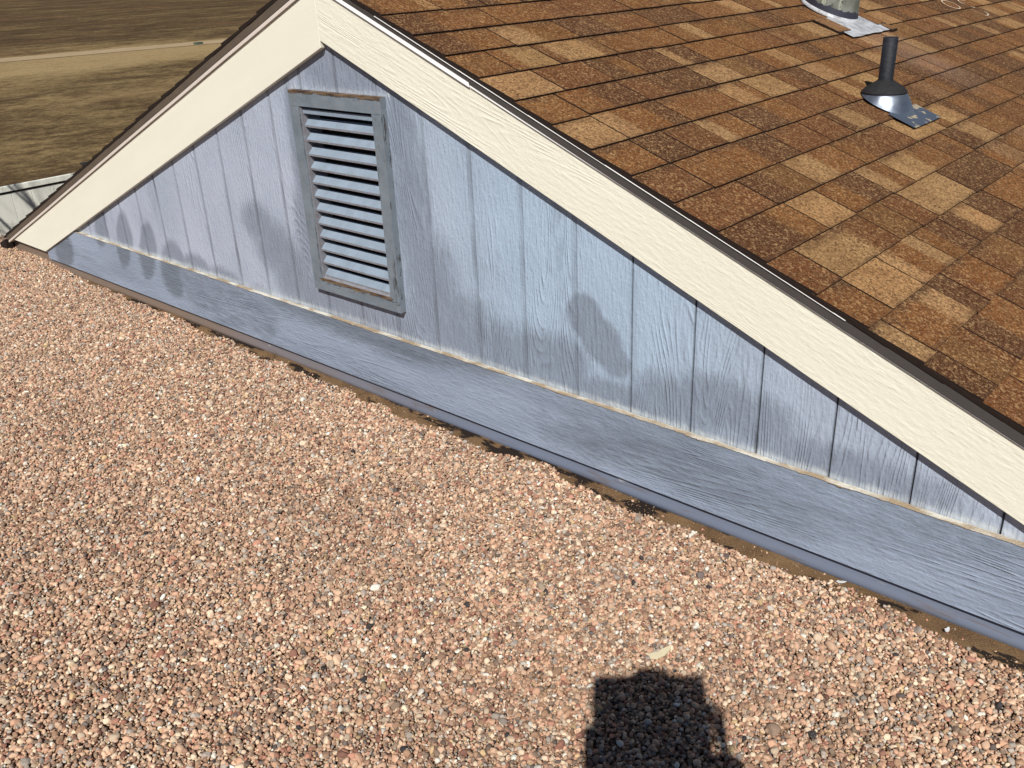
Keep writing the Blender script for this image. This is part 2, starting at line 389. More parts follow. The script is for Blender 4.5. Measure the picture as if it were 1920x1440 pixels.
gx = [k*PIT for k in range(-15, 16)]
base_x = np.arange(-3.0, 2.35, .02).tolist()
for k, g in enumerate(gx):
    kk = k - 15
    hw = .0021 if kk >= 4 else .0065
    base_x = [b for b in base_x if abs(b-g) > hw*2.2]
    base_x += [g-hw*1.3-.004, g-hw*1.3, g-hw*.8, g, g+hw*.8, g+hw*1.3, g+hw*1.3+.004]
base_x = sorted(b for b in base_x if -3.05 < b < 2.4)
V = []; F = []; P = []
NZ = 72
def groove_depth(x):
    for k, g in enumerate(gx):
        kk = k - 15; hw = .0021 if kk >= 4 else .0065; dep = .007 if kk >= 4 else .0016
        a = abs(x-g)
        if a <= hw*.81: return dep, (1.0 if kk >= 4 else (.40 if kk >= -1 else .62))
        if a <= hw*1.31: return 0., (.4 if kk >= 4 else .46)
        if a < .012 and kk < 5: return 0., .22
    return 0., 0.
cols = [b for b in base_x if zt(1.24, b) > .24]
for x in cols:
    z0 = .20; z1 = zt(1.24, x); dep, gr = groove_depth(x)
    for j in range(NZ+1):
        z = z0 + (z1-z0)*j/NZ
        wav = .0012*mn.noise(Vector((x*3, z*3, 0)))
        V.append((x, dep + wav, z))
        wh = .8*max(0., 1 - abs(z-.240)/.018) * (.75+.5*mn.noise(Vector((x*7, 0, 3)))) + .25*max(0., 1-abs(z-.262)/.04)
        if -.70 < x < -.13:   # pale overspray round the louver frame
            wh += .6*max(0., 1-abs(z-1.089)/.016)
        if .30 < z < 1.1: wh += .45*max(0., 1-abs(x+.146)/.012)
        gfac = gr*(.55+.9*abs(mn.noise(Vector((x*5, z*4, 7)))) + (.35 if groove_depth(x)[0] > .005 else 0.))
        P.append((dark_at(x, z), min(1, wh), min(1, gfac), 1))
for i in range(len(cols)-1):
    for j in range(NZ):
        a = i*(NZ+1)+j
        mx = (V[a][0]+V[a+NZ+1][0])/2; mz = (V[a][2]+V[a+NZ+2][2])/2
        if -.625 < mx < -.18 and .375 < mz < 1.05: continue
        F.append((a, a+NZ+1, a+NZ+2, a+1))
siding = obj('siding', V, F, M_siding, house)
at = siding.data.color_attributes.new('paint', 'FLOAT_COLOR', 'POINT'); at.data.foreach_set('color', np.array(P, dtype=np.float32).ravel())

# ---- trim board along the base
V = []; F = []; P = []
bx = np.arange(-3.262, 2.6, .03)
for x in bx:
    zt_ = min(.2305 + .0012*math.sin(x*2.1) + .0016*mn.noise(Vector((x*2.3, 0, 0))), zt(1.25, x))
    for j in range(13):
        z = .004 + (zt_-.004)*j/12
        V.append((x, -.012 + .0009*mn.noise(Vector((x*2, z*6, 4))), z))
        d = dark_at(x, z)
        top = max(0., (z-.10)/.13)
        d2 = .50*top + 1.0*mn.noise(Vector((x*1.5, z*6, 2))) + .20
        if x < -1.75: d2 = d*.9
        if x > 1.0: d2 -= .30*(x-1.0)
        P.append((max(0, min(1, max(d2, d*.5))), 0, 0, 1))
    V.append((x, .004, zt_)); P.append((.2, 0, 0, 1))
    V.append((x, .009, .004)); P.append((.8, 0, 0, 1))
R_ = 15
for i in range(len(bx)-1):
    for j in range(12):
        a = i*R_+j; F.append((a, a+R_, a+R_+1, a+1))
    a = i*R_; F.append((a+12, a+R_+12, a+R_+13, a+13)); F.append((a+14, a+R_+14, a+R_, a))
tb = obj('trim_board', V, F, M_board, house)
at = tb.data.color_attributes.new('paint', 'FLOAT_COLOR', 'POINT'); at.data.foreach_set('color', np.array(P, dtype=np.float32).ravel())

# ---- caulk bead along the top of the trim board
V = []; F = []; st = .005; cx_ = np.arange(-2.86, 2.5, st)
for x in cx_:
    t0 = .2305 + .0012*math.sin(x*2.1) + .0016*mn.noise(Vector((x*2.3, 0, 0)))
    rg = .0028 + .0085*max(0, mn.noise(Vector((x*10, 9, 0)))) + 0.0075*max(0, mn.noise(Vector((x*38, 4, 0)))) + .002*mn.noise(Vector((x*110, 4, 0)))
    k_ = .6 if x < -1.5 else 1.
    tp = .0022 + .002*mn.noise(Vector((x*16, 2, 0)))
    ju = .0012*mn.noise(Vector((x*60, 7, 0)))
    V += [(x, .001, t0+tp+.001), (x, -.004+ju, t0+tp-.001), (x, -.0118+ju, t0+.0008), (x, -.0142+ju, t0-.0002), (x, -.0146+ju, t0-(rg-.002)*.55*k_), (x, -.0134, t0-(rg-.002)*k_), (x, -.0118, t0-(rg-.002)*k_)]
K = 7
for i in range(len(cx_)-1):
    for j in range(K-1): a = i*K+j; F.append((a+1, a+1+K, a+K, a))
ck = obj('caulk_bead', V, F, M_caulk, house, True)
ck['label'] = 'lumpy tan caulk line along the top of the base board'

# ---- base flashing strip under the board
mb = MB()
n0 = len(bx)
V = []; F = []
for x in np.arange(-4.0, 2.6, .04):
    wv = .0018*mn.noise(Vector((x*2.7, 3, 3)))
    tpz = .030 if x < -3.24 else .010
    V += [(x, .0065, tpz), (x, .006+wv*.5, -.008), (x, -.002+wv, -.030), (x, -.0072+wv*1.5, -.0365), (x, -.006+wv*1.5, -.058), (x, .006, -.058)]
k = 6
for i in range(len(V)//k-1):
    for j in range(k-1): a = i*k+j; F.append((a+1, a+1+k, a+k, a))
fl = obj('base_flashing', V, F, M_flash, house, True)
fl['label'] = 'thin metal flashing strip along the foot of the wall'

# ---- dark backing (wall body, behind vent and below)
mb = MB()
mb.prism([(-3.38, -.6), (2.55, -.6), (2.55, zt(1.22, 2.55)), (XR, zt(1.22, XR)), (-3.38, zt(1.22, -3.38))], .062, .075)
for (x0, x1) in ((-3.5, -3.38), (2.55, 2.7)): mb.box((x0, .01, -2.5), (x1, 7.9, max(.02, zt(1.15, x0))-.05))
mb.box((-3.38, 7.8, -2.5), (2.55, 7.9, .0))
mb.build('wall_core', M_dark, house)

# ---- rake boards
EAVE_L = -3.80; EAVE_R = 2.90
def rake_poly(n0, n1, side, cut=None):
    if side < 0:
        zc = .047
        return None
fr = MB()
def rake_board(side, n0, n1, y0, y1):
    """board between offsets n0..n1, mitred at the ridge, tail cut level"""
    mb = MB(); zb = .047 if side < 0 else .10
    xt = lambda n_: XR + side*(n_/cs - zb)/m_
    A, B, C, D = (XR, zt(n0, XR)), (XR, zt(n1, XR)), (xt(n1), zb - .012), (xt(n0), zb)
    C = (xt(n1), zb + (.0 if side < 0 else 0))
    poly = [D, A, B, C] if side < 0 else [A, D, C, B]
    mb.prism(poly, y0, y1); return mb
fb = rake_board(-1, 1.1325, 1.3055, -.023, -.001).build('rake_board', M_fasL, house); fb['label'] = 'smooth cream rake board on the left slope'; bevel(fb, .0015)
# right board slightly narrower
mb = MB(); zb = .1; xt = lambda n_: XR + (n_/cs-zb)/m_
g = .0012
mb.prism([(XR+g, zt(1.1545, XR+g)), (xt(1.1545), zb), (xt(1.3125), zb), (XR+g, zt(1.3125, XR+g))], -.0235, -.001)
fb2 = mb.build('rake_board', M_fasR, house); fb2['label'] = 'cream rake board with heavy wood grain on the right slope'; bevel(fb2, .0015)
# frieze behind the left board (gives the olive underside line)
# ---- drip edge: bright hem, face with its dark reflection painted in, bright upper hem; each strip follows the slope
def strip(name, mat, side, prof, s0, s1, label=None, wob=0.):
    """prof: list of (n, y); sweep along slope distance s0..s1"""
    V = []; F = []; K = len(prof); st = .05; cnt = int((s1-s0)/st)+2
    for i in range(cnt):
        s = min(s1, s0+i*st) if i < cnt-1 else s1
        for (n_, y) in prof:
            nn = n_ + wob*mn.noise(Vector((s*2.1*side, 3, n_)))
            x = XR + side*s*cs + side*nn*0
            z = zt(nn, x); V.append((x, y + wob*.5*mn.noise(Vector((s*3, 1, 1))), z))
    for i in range(cnt-1):
        for j in range(K):
            a = i*K+j; b = i*K+(j+1) % K
            F.append((a, b, b+K, a+K) if side > 0 else (a, a+K, b+K, b))
    F.append(tuple(range(K))[::-1] if side > 0 else tuple(range(K))); F.append(tuple((cnt-1)*K+j for j in range(K)) if side > 0 else tuple((cnt-1)*K+j for j in range(K))[::-1])
    o = obj(name, V, F, mat, house)
    if label: o['label'] = label
    return o
SL = (-EAVE_L + XR)/cs - .02; SR = (EAVE_R - XR)/cs
# left
strip('drip_edge', M_grayL, -1, [(1.3195, -.0318), (1.3425, -.0350), (1.3430, -.0330), (1.3430, -.002), (1.321, -.002)], 0, SL, 'metal drip edge on the left slope, brownish reflection painted in', .0012)
strip('drip_edge_hem', M_whiteL, -1, [(1.3060, -.0315), (1.3190, -.0298), (1.3190, -.002), (1.3062, -.002)], 0, SL, None, .0012)
# right: wide hem above the joint, thin hem below it
SJ = (.253 - XR)/cs
strip('drip_edge', M_gray, 1, [(1.327, -.0318), (1.3415, -.0350), (1.3418, -.0330), (1.3418, -.002), (1.328, -.002)], 0, SJ+.004, 'metal drip edge with dark reflection painted in on the right slope, upper length', .0008)
strip('drip_edge_hem', M_white, 1, [(1.3135, -.0315), (1.3265, -.0298), (1.3265, -.002), (1.3137, -.002)], 0, SJ, None, .0008)
V0 = []
def taper_strip(name, mat, side, f, s0, s1):
    V = []; F = []; cnt = 60; K = None
    for i in range(cnt+1):
        s = s0+(s1-s0)*i/cnt; prof = f(s); K = len(prof)
        for (n_, y) in prof: x = XR+side*s*cs; V.append((x, y, zt(n_, x)))
    for i in range(cnt):
        for j in range(K):
            a = i*K+j; b = i*K+(j+1) % K; F.append((a, b, b+K, a+K))
    F.append(tuple(range(K))[::-1]); F.append(tuple(cnt*K+j for j in range(K)))
    return obj(name, V, F, mat, house)
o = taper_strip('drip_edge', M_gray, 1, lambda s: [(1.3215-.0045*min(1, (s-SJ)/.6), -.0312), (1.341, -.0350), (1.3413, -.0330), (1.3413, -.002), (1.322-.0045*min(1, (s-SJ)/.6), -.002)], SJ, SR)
o['label'] = 'metal drip edge with dark reflection painted in on the right slope, lower length'
taper_strip('drip_edge_hem', M_white, 1, lambda s: (lambda k: [(1.3140+.0004*k, -.0295), (1.3208-.0059*k, -.0290), (1.3208-.0060*k, -.002), (1.3142, -.002)])(min(1, (s-SJ)/.6)), SJ+.003, SR)
strip('drip_edge_lip', M_white, 1, [(1.3420, -.0384), (1.3430, -.0382), (1.3430, -.0345), (1.3420, -.0345)], .33, 2.02, None, .0006)

# ---- roof shingles ---------------------------------------------------------
TABS = {-2:[.381,.765,1.112],-1:[.281,.611,.822,1.101,1.442,1.859],0:[.134,.339,.652,.869,1.084,1.295,1.661],1:[.191,.446,.640,.852,1.038,1.324,1.663],
 2:[.138,.446,.659,.86,1.062,1.3,1.531,1.80,2.112],3:[.142,.473,.812,1.0,1.218,1.452,1.712,1.98,2.26,2.534,2.78,3.018,3.328],
 4:[.142,.301,.475,.692,1.042,1.37,1.56,1.82,2.117,2.399,2.732,3.12],5:[.161,.374,.695,.923,1.10,1.3,1.53,1.794,2.097,2.288,2.588],
 6:[.28,.547,.885,1.138,1.33,1.625,1.967,2.238],7:[.318,.502,.78,.968,1.362,1.551,1.869,2.115],8:[.106,.506,.667,.8,1.152,1.557],
 9:[.109,.325,.579,.789,1.018],10:[.04,.344,.45,.671],11:[.061,.24,.52]}
EXPO = .1425; S0 = .7973
tan_ = srgb(206, 160, 108, .80); mid = srgb(164, 106, 56, .67); dkb = srgb(108, 66, 42, .60); rust = srgb(144, 88, 50, .64); ol = srgb(152, 106, 60, .66); pink = srgb(176, 128, 90, .68)
PAL = [(tan_, .21), (mid, .30), (dkb, .22), (rust, .17), (ol, .08), (pink, .02)]
pw = np.array([p for _, p in PAL]); pw /= pw.sum()
def pick(not_=None):
    while True:
        i = rng.choice(len(PAL), p=pw)
        if i != not_: return i
def jit(c): k = random.uniform(.88, 1.1); return (c[0]*k*random.uniform(.96, 1.04), c[1]*k, c[2]*k*random.uniform(.94, 1.06))
def build_roof(side, smax, y1, name, label):
    V = []; F = []; MI = []; CA = []; CB = []; PR = []; UV = []
    def P3(s, y, n_): x = XR + side*s*cs; return (x + side*(n_-1.36)*math.sin(math.atan(m_)), y, (n_/cs - m_*s*cs) - (n_-1.36)*(1/cs - cs))
    def quad(p, mi, ca, cb, pr, uv):
        k = len(V); V.extend(p); F.append((k, k+1, k+2, k+3) if side > 0 else (k+3, k+2, k+1, k)); MI.append(mi)
        CA.extend([ca]*4); CB.extend([cb]*4); PR.extend([pr]*4); UV.extend(uv if side > 0 else uv[::-1])
    z3 = (0, 0, 0, 1)
    kmin = -5; kmax = int((smax-S0)/EXPO)
    for k in range(kmin, kmax+1):
        sb = S0 + k*EXPO; su = sb - EXPO - .01
        if side < 0: sb -= .02; su -= .02
        cuts = list(TABS.get(k, [])) if side > 0 else []
        c0 = cuts[-1] if cuts else -.05
        if not cuts: c0 = -.05 + random.uniform(.1, .3); cuts = [c0]
        while cuts[-1] < y1: cuts.append(cuts[-1] + random.choice([.16, .2, .2, .24, .28, .33])*random.uniform(.93, 1.07))
        edges = [-.0372 + random.uniform(-.0015, .0015)] + [c for c in cuts if c > -.01 and c < y1] + [y1]
        jb = random.uniform(-.0015, .0015)
        for a, b in zip(edges[:-1], edges[1:]):
            g_ = .0030; ya, yb = a + g_, b - g_
            dn = random.uniform(-.0008, .0010); nb = 1.3602+dn; nu = 1.3536+dn*.4; nt = 1.3540
            js = jb + random.uniform(-.0028, .0028)
            s1_ = sb + js
            wdt = yb - ya
            npatch = 1 if wdt < .13 else (random.choice([1, 1, 2, 2]) if wdt < .24 else random.choice([1, 2, 2, 2, 3]))
            # split the tab in slabs of two colours each
            bounds = [ya, yb] if npatch < 3 else [ya, ya + wdt*random.uniform(.45, .6), yb]
            i0 = pick(); last = i0
            for u0, u1 in zip(bounds[:-1], bounds[1:]):
                i1 = pick(last); ca = jit(PAL[last][0]); cb = jit(PAL[i1][0])
                sp = random.uniform(.3, .7) if (npatch > 1) else 2.
                pr = (sp, random.choice([0, .4, .8, 1.]), random.choice([0, .5, 1]), 1)
                quad([P3(su, u0, nu), P3(s1_, u0, nb), P3(s1_, u1, nb), P3(su, u1, nu)], 0, (*ca, 1), (*cb, 1), pr, [(0, 1), (0, 0), (1, 0), (1, 1)])
                last = i1
            quad([P3(s1_, ya, nb), P3(s1_-.001, ya, nt-.0045), P3(s1_-.001, yb, nt-.0045), P3(s1_, yb, nb)], 1, z3, z3, z3, [(0, 0)]*4)
            quad([P3(su, ya, nu), P3(su, ya, nt-.0045), P3(s1_, ya, nt-.0045), P3(s1_, ya, nb)], 1, z3, z3, z3, [(0, 0)]*4)
            quad([P3(su, yb, nu), P3(s1_, yb, nb), P3(s1_, yb, nt-.0045), P3(su, yb, nt-.0045)], 1, z3, z3, z3, [(0, 0)]*4)
    # underlay between the tabs and a ragged dark edge on the rake
    quad([P3(0, -.035, 1.3515), P3(smax, -.035, 1.3515), P3(smax, y1, 1.3515), P3(0, y1, 1.3515)], 1, z3, z3, z3, [(0, 0)]*4)
    s = 0.
    while s < smax:
        L = .1425; jy = -.0362 + random.uniform(-.001, .001)
        quad([P3(s, jy, 1.352), P3(s, jy, 1.3435), P3(min(s+L, smax), jy-.001, 1.3435), P3(min(s+L, smax), jy-.001, 1.352)], 1, z3, z3, z3, [(0, 0)]*4)
        quad([P3(s, jy, 1.3435), P3(s, -.002, 1.3435), P3(min(s+L, smax), -.002, 1.3435), P3(min(s+L, smax), jy-.001, 1.3435)], 1, z3, z3, z3, [(0, 0)]*4)
        quad([P3(s, jy, 1.352), P3(min(s+L, smax), jy-.001, 1.352), P3(min(s+L, smax), -.03, 1.3525), P3(s, -.03, 1.3525)], 1, z3, z3, z3, [(0, 0)]*4)
        s += L
    # ragged torn starter pieces that stick out along the rake
    o = obj(name, V, F, [M_shingle, M_black], house)
    me = o.data; me.polygons.foreach_set('material_index', MI)
    for nm, dat in (('cola', CA), ('colb', CB), ('prm', PR)):
        at = me.color_attributes.new(nm, 'FLOAT_COLOR', 'CORNER')
        arr = np.array(dat, dtype=np.float32)
        if side < 0: pass
        at.data.foreach_set('color', arr.ravel())
    uvl = me.uv_layers.new(name='tab'); uvl.data.foreach_set('uv', np.array(UV, dtype=np.float32).ravel())
    o['label'] = label
    return o
roof = build_roof(1, SR+.02, 7.6, 'roof_slope', 'brown and tan asphalt shingles facing away to the right')
roofl = build_roof(-1, SL+.055, 7.6, 'roof_slope', 'shingled left slope seen only along its dark edge')
# ridge caps
mb = MB(); y = -.05
while y < 7.5:
    L = .143; zr = zt(1.364, XR)
    for sd in (-1, 1):
        mb.hexa([(XR, y, zr-.001), (XR+sd*.13, y, zr-.001-.13*m_), (XR+sd*.13, y+L+.02, zr-.006-.13*m_), (XR, y+L+.02, zr-.006),
                 (XR, y, zr+.005), (XR+sd*.13, y, zr+.005-.13*m_), (XR+sd*.13, y+L+.02, zr-.003-.13*m_), (XR, y+L+.02, zr-.003)])
    y += L
M_cap = mat_plain('ridge_cap_shingle', mid, .95, dkb, 90, .8, bumpd=.002)
mb.build('ridge_cap', M_cap, house)
# black end of the eave at the left corner
mb = MB()
mb.hexa([(-3.895, -.046, -.035), (-3.80, -.046, -.030), (-3.80, .5, -.030), (-3.895, .5, -.035), (-3.900, -.046, .004), (-3.80, -.046, .040), (-3.80, .5, .040), (-3.900, .5, .004)])
ev = mb.build('eave_end', M_black, house); ev['label'] = 'black end of the eave at the low left corner'; bevel(ev, .004)

# ---- louvered gable vent ---------------------------------------------------
YF = -.025
vx0, vx1, vz0, vz1 = -.652, -.156, .3435, 1.083
ix0, ix1, iz0, iz1 = -.599, -.205, .392, 1.030
vent = None
def frame_piece(name, poly, y0, y1, vert, peelfn, parent):
    """grid-tessellated front so the peeling mask can vary"""
    (x0, z0), (x1, z1) = poly
    nx = max(2, int((x1-x0)/.006)); nz = max(2, int((z1-z0)/.006))
    V = []; F = []; PE = []
    for i in range(nx+1):
        for j in range(nz+1):
            x = x0+(x1-x0)*i/nx; z = z0+(z1-z0)*j/nz
            e = .0012*mn.noise(Vector((x*30, 0, z*30)))
            V.append((x, y0 + .0006*mn.noise(Vector((x*60, 2, z*60))), z)); PE.append(peelfn(x, z))
    for i in range(nx):
        for j in range(nz):
            a = i*(nz+1)+j; F.append((a, a+nz+1, a+nz+2, a+1))
    # sides
    def side(p, q, pe):
        n = 24; k = len(V)
        for t in range(n+1):
            a = (p[0]+(q[0]-p[0])*t/n, p[1]+(q[1]-p[1])*t/n)
            V.append((a[0], y0, a[1])); PE.append(pe); V.append((a[0], y1, a[1])); PE.append(pe)
        for t in range(n): F.append((k+2*t, k+2*t+1, k+2*t+3, k+2*t+2))
    side((x0, z0), (x1, z0), .1); side((x1, z0), (x1, z1), .35 if vert else .2); side((x1, z1), (x0, z1), 1.); side((x0, z1), (x0, z0), .3)
    o = obj(name, V, F, M_vent, parent)
    for nm, arr in (('peel', PE), ('vert', [vert]*len(V))):
        at = o.data.attributes.new(nm, 'FLOAT', 'POINT'); at.data.foreach_set('value', np.array(arr, dtype=np.float32))
    return o
vent = frame_piece('gable_vent', ((vx0, iz1), (vx1, vz1)), YF-.001, .001, 0., lambda x, z: max(0., 1.15-(vz1-z)/.013) + .25*max(0, 1-(vz1-z)/.03), house)
vent['label'] = 'weathered grey wooden louver vent with peeling frame'
frame_piece('bottom_rail', ((vx0, vz0), (vx1, iz0)), YF-.0005, .001, 0., lambda x, z: max(0., 1.15-(iz0-z)/.013)*(1 if ix0-.01 < x < ix1+.012 else 0) + .30*(1 if z > vz0+.02 else 0), vent)
frame_piece('stile', ((vx0, iz0), (ix0, iz1)), YF, .001, 1., lambda x, z: .55*max(0., 1-(ix0-x)/.008), vent)
frame_piece('stile', ((ix1, iz0), (vx1, iz1)), YF, .001, 1., lambda x, z: .20 + .5*max(0, 1-abs(x-(vx1-.012))/.014)*max(0, 1-abs(z-.50)/.16), vent)
# inner lining of the opening + slats
mb = MB()
mb.box((ix0-.004, -.020, iz0-.006), (ix0+.006, .058, iz1+.004)); mb.build('inner_stile', M_slatedge, vent)
mb = MB(); mb.box((ix1-.002, -.020, iz0-.006), (ix1+.004, .058, iz1+.004))
mb.build('inner_stile', M_slatedge, vent)
mb = MB(); mb.box((ix0-.02, .0585, iz0-.02), (ix1+.02, .0605, iz1+.02)); mb.build('dark_space_sheet', M_dark, vent)  # near-black sheet paints in the unlit space behind the slats
mb = MB(); mb.box((ix0+.006, -.014, iz1-.026), (ix1-.002, -.004, iz1-.010)); mb.build('head_strip', M_slat, vent)
for i in range(12):
    zb = .398 + i*.0508
    x0, x1 = ix0+.006, ix1-.002
    t = .007; y0, y1 = -.013, .010; up = .0265
    mb = MB()
    mb.hexa([(x0, y0, zb), (x1, y0, zb), (x1, y1, zb+up-.006), (x0, y1, zb+up-.006), (x0, y0, zb+t), (x1, y0, zb+t), (x1, y1, zb+up+.004), (x0, y1, zb+up+.004)])
    mb.m = [0, 0, 1, 0, 0, 0]
    o = mb.build('slat', [M_slat, M_slatedge], vent)
mb = MB(); mb.hexa([(ix0+.006, -.020, iz0-.004), (ix1-.002, -.020, iz0-.004), (ix1-.002, .0, iz0+.008), (ix0+.006, .0, iz0+.008), (ix0+.006, -.021, iz0+.0005), (ix1-.002, -.021, iz0+.0005), (ix1-.002, .0, iz0+.016), (ix0+.006, .0, iz0+.016)])
mb.build('inner_sill', M_slatedge, vent)

# ---- roof penetrations -----------------------------------------------------
def roofz(x): return 1.3615/cs - m_*(x-XR)
def disc_loft(rings, name, mat, parent, smooth=True, cap=False):
    V = []; F = []; K = len(rings[0])
    for r in rings: V += r
    for i in range(len(rings)-1):
        for j in range(K):
            a = i*K+j; b = i*K+(j+1) % K; F.append((a, b, b+K, a+K))
    if cap: F.append(tuple((len(rings)-1)*K+j for j in range(K)))
    return obj(name, V, F, mat, parent, smooth)
def ring(cx, cy, cz, rx, ry=None, slope=0., K=40, f=None):
    ry = ry or rx; o = []
    for j in range(K):
        t = 2*math.pi*j/K; x = cx+rx*math.cos(t); y = cy+ry*math.sin(t)
        o.append((x, y, f(x, y) if f else cz + slope*(x-cx)))
    return o
# small plumbing vent
bxp, byp = .876, 1.539; bz = roofz(bxp)
zr = bz + .036
pv = disc_loft([ring(bxp, byp, bz, .0262), ring(bxp, byp, zr+.190, .0262), ring(bxp, byp, zr+.191, .0238), ring(bxp, byp, zr+.10, .0238)], 'plumbing_vent_pipe', M_pipe, house, True)
pv['label'] = 'short black vent pipe with rubber collar and shiny metal flashing'
disc_loft([ring(bxp, byp, zr+.042, .0275), ring(bxp, byp, zr+.040, .031), ring(bxp, byp, zr+.031, .045), ring(bxp, byp, zr+.018, .066), ring(bxp, byp, zr+.003, .081), ring(bxp, byp, zr-.003, .082), ring(bxp, byp, zr-.004, .076)], 'rubber_collar', M_rubber, pv, True)
mb = MB(); mb.tube([(bxp-.055, byp-.045, zr+.052), (bxp-.075, byp-.055, zr+.058), (bxp-.10, byp-.065, zr+.048)], [.006, .004, .002], 6); 
rz0 = lambda x, y: roofz(x) + .0035
rings = []
for i in range(9):
    t = i/8; e = t*t*(3-2*t)
    rr = []
    for j in range(48):
        a = 2*math.pi*j/48; c, s_ = math.cos(a), math.sin(a)
        topp = Vector((bxp+.078*c, byp+.078*s_, zr-.002))
        rx = .108 if c > 0 else .088
        x = bxp + .010 + rx*c; y = byp+.096*s_; bot = Vector((x, y, rz0(x, y)))
        p = topp.lerp(bot, t); p.z = topp.z*(1-t**1.35) + bot.z*t**1.35
        rr.append(tuple(p))
    rings.append(rr)
disc_loft(rings, 'flashing_hood', M_alu, pv, True)
x0, x1, y0, y1 = .945, 1.046, 1.424, 1.690
V = []; F = []
nx, ny = 14, 10
for i in range(nx+1):
    for j in range(ny+1):
        x = x0+(x1-x0)*i/nx; y = y0+(y1-y0)*j/ny; V.append((x, y, roofz(x)+.0055+.0008*mn.noise(Vector((x*20, y*20, 0)))))
for i in range(nx):
    for j in range(ny): a = i*(ny+1)+j; F.append((a, a+ny+1, a+ny+2, a+1))
pl = obj('flashing_plate', V, F, M_plate, pv); sm = pl.modifiers.new('thick', 'SOLIDIFY'); sm.thickness = .0012
# shingle pieces lapping over the plate, both sides
M_lap = M_shingle
def lap(x0, x1, y0, y1, ca, parent, nm='lapping_shingle', lift=.0062):
    V = [(x0, y0, roofz(x0)+lift-.003), (x1, y0, roofz(x1)+lift), (x1, y1, roofz(x1)+lift), (x0, y1, roofz(x0)+lift-.003),
         (x0, y0, roofz(x0)-.002), (x1, y0, roofz(x1)-.002), (x1, y1, roofz(x1)-.002), (x0, y1, roofz(x0)-.002)]
    o = obj(nm, V, [(0, 1, 2, 3), (1, 5, 6, 2), (0, 4, 5, 1), (3, 2, 6, 7)], [M_shingle, M_black], parent)
    o.data.polygons.foreach_set('material_index', [0, 1, 1, 1])
    for n2, c in (('cola', ca), ('colb', ca), ('prm', (2., .2, .1))):
        at = o.data.color_attributes.new(n2, 'FLOAT_COLOR', 'CORNER'); at.data.foreach_set('color', np.array([(*c, 1)]*len(o.data.loops), dtype=np.float32).ravel())
    uvl = o.data.uv_layers.new(name='tab'); uvl.data.foreach_set('uv', np.array([(0, 1), (0, 0), (1, 0), (1, 1)]*4, dtype=np.float32).ravel())
# large flue
cx, cy, R1 = .250, 2.43, .128
fl_ = disc_loft([ring(cx, cy, 0, R1, f=lambda x, y: roofz(x)+.004), ring(cx, cy, 0, R1, f=lambda x, y: roofz(x)+.05), ring(cx, cy, 1.75, R1*.98), ring(cx, cy, 1.751, R1*.9), ring(cx, cy, 1.5, R1*.9)], 'flue', M_galv, house, True)
fl_['label'] = 'wide weathered metal flue with silver base flashing, cut by the top of the photo'
disc_loft([ring(cx, cy, 0, R1+.001, f=lambda x, y: roofz(x)+.016), ring(cx, cy, 0, R1+.007, f=lambda x, y: roofz(x)+.012), ring(cx, cy, 0, R1+.010, f=lambda x, y: roofz(x)+.005), ring(cx, cy, 0, R1+.010, f=lambda x, y: roofz(x)+.001)], 'base_ring', M_silver, fl_, True)
disc_loft([ring(cx, cy, 1.80, .02), ring(cx, cy, 1.795, .10), ring(cx, cy, 1.77, .19), ring(cx, cy, 1.72, .195), ring(cx, cy, 1.725, .16)], 'cap', M_galv, fl_, True)
V = []; F = []; nx, ny = 16, 14
x0, x1, y0, y1 = .31, .485, 2.175, 2.640
for i in range(nx+1):
    for j in range(ny+1):
        x = x0+(x1-x0)*i/nx; y = y0+(y1-y0)*j/ny
        if i == nx: x += .006*mn.noise(Vector((y*14, 0, 0)))
        if j == 0: y += .008*mn.noise(Vector((x*14, 5, 0)))
        V.append((x, y, roofz(x)+.0060+.0015*mn.noise(Vector((x*14, y*14, 0)))))
for i in range(nx):
    for j in range(ny): a = i*(ny+1)+j; F.append((a, a+ny+1, a+ny+2, a+1))
sp = obj('flashing_plate', V, F, M_silver, fl_); sm = sp.modifiers.new('thick', 'SOLIDIFY'); sm.thickness = .0015
lap(.305, .434, 2.13, 2.252, pink, fl_, lift=.0085); lap(.305, .434, 2.56, 2.66, mid, fl_, lift=.0085); lap(.436, .492, 2.585, 2.66, ol, fl_, lift=.0090)

# chalk marks on the shingles
def chalk(cx, cy, rx, ry, rot, a0, a1):
    V = []; F = []; K = 44; wd = .0042
    for i in range(K+1):
        t = a0+(a1-a0)*i/K
        for r in (-1, 1):
            ww = wd*(.6+.6*abs(mn.noise(Vector((t*3, cx*9, 0)))))
            lx = (rx+r*ww)*math.cos(t); ly = (ry+r*ww)*math.sin(t)
            x = cx+lx*math.cos(rot)-ly*math.sin(rot); y = cy+lx*math.sin(rot)+ly*math.cos(rot)
            V.append((x, y, roofz(x)+.0024))
    for i in range(K): a = 2*i; F.append((a, a+1, a+3, a+2))
    o = obj('chalk_mark', V, F, M_chalk, roof)
chalk(.377, 3.755, .050, .062, .2, 0, 2*math.pi)
chalk(.395, 3.975, .048, .055, .2, 1.9, 4.6)
chalk(.395, 3.975, .050, .055, .2, 5.3, 6.0)
chalk(.500, 3.915, .035, .060, .1, -.6, 1.5)

